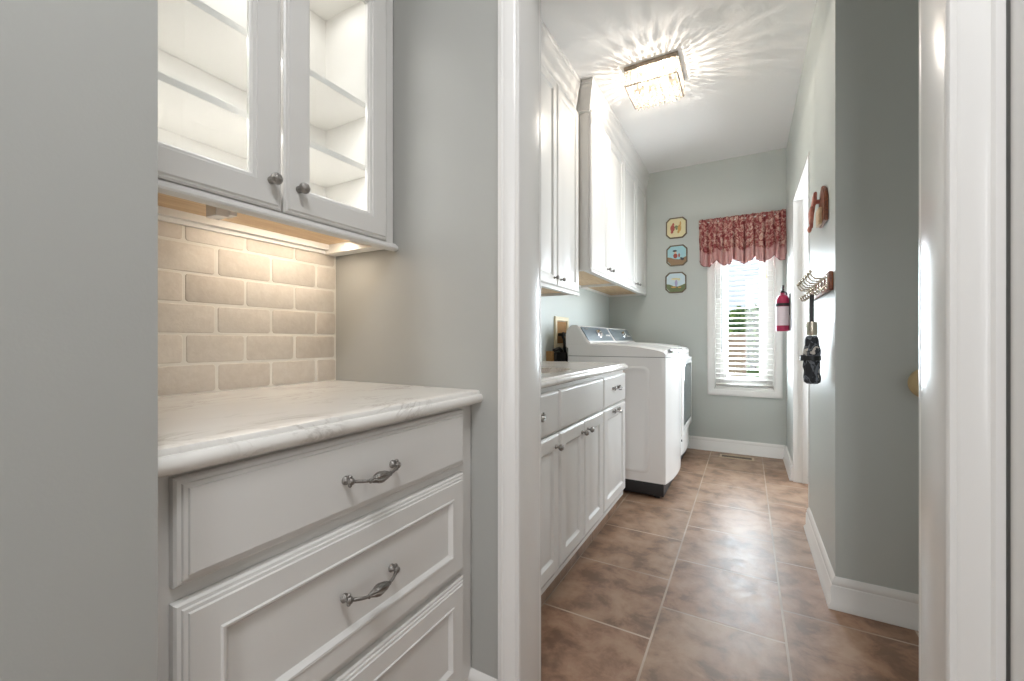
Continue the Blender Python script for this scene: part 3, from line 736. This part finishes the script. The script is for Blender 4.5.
MB().tube([(VX0+.004, YF-.003, 2.155), (VX0+.004, YF-.045, 2.155), (VX1-.004, YF-.045, 2.155), (VX1-.004, YF-.003, 2.155)], .006, 8).build('curtain_rod', M['trim_white'], va)

# ------------------------------------------------------------------ three octagonal plaques
def oct_(cx, cz, w_, h_, c_): return [(cx-w_+c_, cz-h_), (cx+w_-c_, cz-h_), (cx+w_, cz-h_+c_), (cx+w_, cz+h_-c_), (cx+w_-c_, cz+h_), (cx-w_+c_, cz+h_), (cx-w_, cz+h_-c_), (cx-w_, cz-h_+c_)]
for nm, c_ in (('plq_cream', (232, 220, 176)), ('plq_blue', (168, 212, 220)), ('plq_pale', (206, 224, 232)), ('plq_brown', (150, 122, 92)), ('plq_green', (116, 128, 88)), ('plq_rim', (112, 98, 78)), ('plq_red', (176, 84, 70)), ('plq_dark', (62, 62, 66)), ('plq_ochre', (214, 168, 96)), ('plq_lilac', (176, 170, 206)), ('plq_skin', (232, 196, 168))):
    M[nm] = mat(nm, srgb(*c_), .45)
def blob(pts_or_ball, y): pass
def plaque(cx, cz, label, face, ground, rimcol, figs):
    t = thing('wall_plaque', (cx, YF, cz-.1), label, 'plaque', 'three octagonal plaques on the far wall')
    w_, h_, c_ = .097, .102, .036
    b = MB(); o = oct_(cx, cz, w_, h_, c_); i_ = oct_(cx, cz, w_-.011, h_-.011, c_-.004); bm = b.bm
    R = []
    for P_, y in ((o, YF-.001), (o, YF-.011), (oct_(cx, cz, w_-.004, h_-.004, c_-.002), YF-.015), (i_, YF-.012), (i_, YF-.006)):
        R.append([bm.verts.new((p[0], y, p[1])) for p in P_])
    R.append([bm.verts.new((p[0], YF-.001, p[1])) for p in i_]); R.append(R[0])
    for p, q in zip(R, R[1:]):
        for k in range(8): bm.faces.new((p[k], p[(k+1) % 8], q[(k+1) % 8], q[k]))
    b.build('rim', M[rimcol], t)
    MB().poly_prism(oct_(cx, cz, w_-.0112, h_-.0112, c_-.004), YF-.008, YF-.002, 'y').build('picture', M[face], t, smooth=0)
    if ground:
        mt, pts = ground
        MB().poly_prism([(cx+a, cz+c) for a, c in pts], YF-.0092, YF-.0082, 'y').build('painted_ground', M[mt], t, smooth=0)
    for mt, sh in figs:
        b = MB()
        for x, z, rx, rz in sh: b.ball((cx+x, YF-.0095, cz+z), 1, rx, .0025, rz, 12, 8)
        b.build('painted_figure', M[mt], t)
gl = [(-.085, -.055), (-.06, -.080), (-.055, -.0905), (.055, -.0905), (.085, -.062), (.0855, -.015), (.055, -.028), (.02, -.04), (-.02, -.034), (-.055, -.018), (-.0855, -.012)]
plaque(-.607, 2.152, 'cream octagonal plaque with red and green figures, top of three', 'plq_cream', None, 'plq_rim',
       [('plq_red', [(-.035, .0, .020, .032), (-.040, -.038, .012, .014), (-.028, .038, .010, .012)]), ('plq_ochre', [(.030, -.005, .016, .034), (.038, .038, .007, .022), (.02, -.042, .010, .014)]), ('plq_green', [(.0, .008, .016, .015), (.004, -.012, .008, .008)])])
plaque(-.603, 1.880, 'sky blue octagonal plaque with brown ground and a red dressed figure, middle of three', 'plq_blue', ('plq_brown', gl), 'plq_rim',
       [('plq_red', [(-.012, -.004, .020, .024), (.022, .0, .008, .02)]), ('plq_skin', [(-.012, .028, .012, .012)]), ('plq_dark', [(-.018, .045, .020, .009), (.052, -.038, .016, .012), (.040, -.028, .008, .008)])])
plaque(-.612, 1.614, 'pale blue octagonal plaque with green hills and a lilac figure, lowest of three', 'plq_pale', ('plq_green', gl), 'plq_rim',
       [('plq_lilac', [(.004, -.008, .013, .032)]), ('plq_cream', [(-.008, .036, .036, .010), (.03, .03, .012, .012)]), ('plq_ochre', [(-.02, -.045, .026, .008), (.035, -.05, .016, .006)])])

# ------------------------------------------------------------------ fire extinguisher on the right wall past the doorway
ex = thing('fire_extinguisher', (.245, 4.06, 1.12), 'red fire extinguisher with white label between window and doorway', 'fire extinguisher')
EX, EY = .254, 4.06
MB().lathe([(0, 1.118), (.040, 1.118), (.046, 1.124), (.047, 1.14), (.047, 1.36), (.044, 1.385), (.032, 1.408), (.017, 1.418), (.015, 1.43), (0, 1.43)], (EX, EY, 0), n=28).build('cylinder', M['ext_red'], ex)
MB().lathe([(.0475, 1.165), (.0478, 1.165), (.0478, 1.318), (.0475, 1.318)], (EX, EY, 0), n=28).build('paper_label', M['paper'], ex, label='pale paper label')
MB().lathe([(.047, 1.322), (.050, 1.322), (.050, 1.345), (.047, 1.345)], (EX, EY, 0), n=28).box(EX+.045, XR-.001, EY-.02, EY+.02, 1.25, 1.42, .003).build('bracket', M['black_plastic'], ex, label='black strap bracket')
b = MB().lathe([(0, 1.43), (.013, 1.43), (.013, 1.448), (.009, 1.452), (0, 1.453)], (EX, EY, 0), n=14)
b.box(EX-.008, EX+.008, EY-.06, EY+.012, 1.449, 1.456, .002); b.poly_prism([(EY-.065, 1.478), (EY+.01, 1.458), (EY+.01, 1.465), (EY-.062, 1.486)], EX-.007, EX+.007, 'x')
b.build('valve_lever', M['black_plastic'], ex)
MB().lathe([(0, 0), (.011, 0), (.011, .006), (0, .007)], (EX-.013, EY-.004, 1.441), (-1, 0, 0), 14).build('gauge', M['chrome'], ex)
MB().tube([(EX+.01, EY+.012, 1.441), (EX+.03, EY+.045, 1.435), (EX+.028, EY+.05, 1.38), (EX+.03, EY+.05, 1.27)], .006, 8).build('hose', M['black_plastic'], ex)

# ------------------------------------------------------------------ coat rack, umbrella, wall ornament
rk = thing('coat_rack', (XR, 2.36, 1.28), 'wooden coat rack with a row of double metal hooks on the right wall', 'coat rack')
MB().box(XR-.016, XR-.0005, 2.085, 2.66, 1.245, 1.322, .005).build('back_plate', M['wood_brown'], rk, label='brown wooden back plate')
def hook_mesh(y):
    b = MB(); x = XR-.016
    b.box(x-.003, x+.001, y-.009, y+.009, 1.255, 1.312, .0012)
    b.tube([(x, y, 1.300), (x-.020, y, 1.297), (x-.040, y, 1.300), (x-.053, y, 1.312), (x-.056, y, 1.326)], [.0045, .004, .0038, .0036, .0036], 8)
    b.ball((x-.056, y, 1.330), .0068)
    b.tube([(x, y, 1.272), (x-.014, y, 1.258), (x-.026, y, 1.247), (x-.038, y, 1.247), (x-.043, y, 1.258)], [.0045, .004, .0038, .0036, .0036], 8)
    b.ball((x-.043, y, 1.261), .006); return b
HY = [2.125+.082*k for k in range(7)]
h0 = hook_mesh(HY[0]).build('hook', M['hook_metal'], rk, smooth=60)
for yy in HY[1:]:
    c = h0.copy(); COL.objects.link(c); c.parent = rk; c.location = (0, yy-HY[0], 0)
UX, UY = XR-.016-.033, HY[2]
um = thing('umbrella', (UX, UY, .85), 'folded black and grey umbrella hanging by its strap from the coat rack', 'umbrella')
b = MB()
for s in (-1, 1): b.box(UX-.0075, UX+.0075, UY+s*.0035-.001, UY+s*.0035+.001, 1.125, 1.246, .0005)
b.tube([(UX, UY-.0035, 1.246), (UX, UY, 1.2515), (UX, UY+.0035, 1.246)], .0015, 6)
b.build('strap', M['black_plastic'], um)
MB().lathe([(0, 1.066), (.019, 1.066), (.021, 1.072), (.0215, 1.118), (.019, 1.126), (0, 1.127)], (UX, UY, 0), n=22).build('handle', M['hook_metal'], um, label='silver handle')
b = MB(); bm = b.bm; R = []; n = 40
for k in range(26):
    t = k/25; z = 1.064-.214*t
    r = .018+.013*min(1, t*4)**.8-(.010 if t > .96 else 0)+.002*sin(t*23)
    R.append([bm.verts.new((UX+cos(a)*r*(1+.13*sin(7*a+t*9))*.92, UY+sin(a)*r*(1+.13*sin(7*a+t*9)), z)) for a in [2*pi*q/n for q in range(n)]])
for p, q in zip(R, R[1:]):
    for k in range(n): bm.faces.new((p[k], p[(k+1) % n], q[(k+1) % n], q[k]))
bm.faces.new(R[0][::-1]); bm.faces.new(R[-1])
b.build('folded_canopy', M['umbrella_cloth'], um, smooth=60)
MB().lathe([(.0315, .955), (.0345, .955), (.0345, .975), (.0315, .975)], (UX, UY, 0), n=22).box(UX-.044, UX-.030, UY-.012, UY+.012, .952, .978, .002).build('closing_band', M['black_plastic'], um)

wo = thing('wall_ornament', (XR, 2.42, 1.56), 'carved wooden ornament with reddish cut-outs above the coat rack', 'wall ornament')
MB().poly_prism([(2.20, 1.555), (2.36, 1.555), (2.36, 1.66), (2.33, 1.70), (2.28, 1.725), (2.23, 1.70), (2.20, 1.66)], XR-.016, XR-.0006, 'x', .003).build('back_board', M['wood_brown'], wo, label='brown back board')
MB().box(XR-.030, XR-.0165, 2.25, 2.33, 1.552, 1.625, .003).build('small_box', M['wood_panel'], wo)
b = MB()
b.poly_prism([(2.30, 1.71), (2.36, 1.70), (2.43, 1.655), (2.47, 1.59), (2.44, 1.575), (2.40, 1.63), (2.36, 1.655), (2.31, 1.675)], XR-.040, XR-.028, 'x', .003)
b.poly_prism([(2.35, 1.66), (2.43, 1.645), (2.40, 1.585), (2.34, 1.60)], XR-.048, XR-.038, 'x', .003)
b.ball((XR-.040, 2.455, 1.575), .015, .6, 1, 1); b.box(XR-.03, XR-.0155, 2.33, 2.35, 1.665, 1.68)
b.build('carving', M['salmon_wood'], wo, label='faded red carving')

# round bumper on the dark wall behind the doorway casing
db = thing('door_bumper', (.572, YS, .888), 'round tan bumper on the dark wall beside the right door casing', 'door bumper')
MB().lathe([(0, 0), (.058, 0), (.058, .010), (.054, .017), (.046, .020), (.03, .0185), (0, .018)], (.572, YS-.0005, .888), (0, -1, 0), 40).build('disc', M['tan_vinyl'], db)

# floor register
vt = thing('floor_vent', (-.08, 4.235, 0), 'tan metal floor vent below the window', 'vent')
b = MB().ring(-.215, .055, 4.178, 4.290, [(0, .0005), (.002, .005), (.014, .006), (.018, .003), (.018, .0005)], lambda a, c, d: (a, c, d), loop=True); b.build('frame', mat('vent_tan', srgb(190, 170, 146), .45), vt)
MB().box(-.197, .037, 4.196, 4.272, .0004, .0012).build('well', M['dark_slot'], vt, smooth=0)
b = MB()
for k in range(26): b.box(-.192+.0088*k, -.1885+.0088*k, 4.196, 4.272, .0013, .0035)
b.box(-.197, .037, 4.232, 4.236, .0014, .004); b.build('louvres', mat('vent_louvre', srgb(120, 104, 88), .5), vt, smooth=0)

# ------------------------------------------------------------------ outside the window
MB().box(-30, 30, 4.6, 40, -.05, .10).build('ground', M['grass'], kind='structure', smooth=0)
MB().box(-9, 9, 9.2, 11.0, .10, .115).build('garden_path', M['path'], kind='structure', smooth=0)
def tree(x, y, rad, hgt, label, seed, name='hedge_tree'):
    rd = random.Random(seed)
    t = thing(name, (x, y, .1), label, 'tree', 'trees beyond the window')
    MB().tube([(x, y, .1), (x+.03, y, .5), (x, y, .1+hgt*.5)], [.12, .10, .05], 9).build('trunk', M['bark'], t)
    b = MB(); bm = b.bm
    for k in range(3000):
        th, ph = rd.uniform(0, 2*pi), math.acos(rd.uniform(-1, 1)); rr = rd.uniform(.55, 1)**.5
        bumpy = 1+.18*sin(3*th+seed)*sin(4*ph)
        c = Vector((x+rad*rr*bumpy*sin(ph)*cos(th), y+rad*rr*bumpy*sin(ph)*sin(th), hgt/2+.12+hgt/2*.85*rr*bumpy*cos(ph)))
        a = Vector((rd.gauss(0, 1), rd.gauss(0, 1), rd.gauss(0, 1))).normalized(); q = a.orthogonal().normalized(); s_ = rd.uniform(.10, .17)
        bm.faces.new([bm.verts.new(c+a*s_), bm.verts.new(c+q*s_*.5), bm.verts.new(c-a*s_), bm.verts.new(c-q*s_*.5)])
    b.build('foliage', M['leaf'], t, smooth=0, recalc=False)
tree(-.84, 12.9, .74, 1.85, 'broad green tree behind the left part of the window', 3)
tree(.80, 12.9, .70, 1.75, 'lighter round tree seen through the right part of the window', 5)
tree(-2.75, 13.2, .8, 1.85, 'green tree past the left edge of the window glass', 8)
tree(.15, 15.6, 1.0, 2.1, 'distant green tree between the other trees', 11)
fe = thing('garden_fence', (-1.0, 11.6, .1), 'brown board fence in front of the garden trees', 'fence')
b = MB()
for k in range(22): b.box(-2.6+.118*k, -2.6+.118*k+.112, 11.58, 11.60, .11, 1.22, .004)
b.build('boards', M['fence_wood'], fe, smooth=0)
MB().box(-2.6, -.01, 11.605, 11.64, .3, .4).box(-2.6, -.01, 11.605, 11.64, .9, 1.0).build('rails', M['fence_wood'], fe, smooth=0)
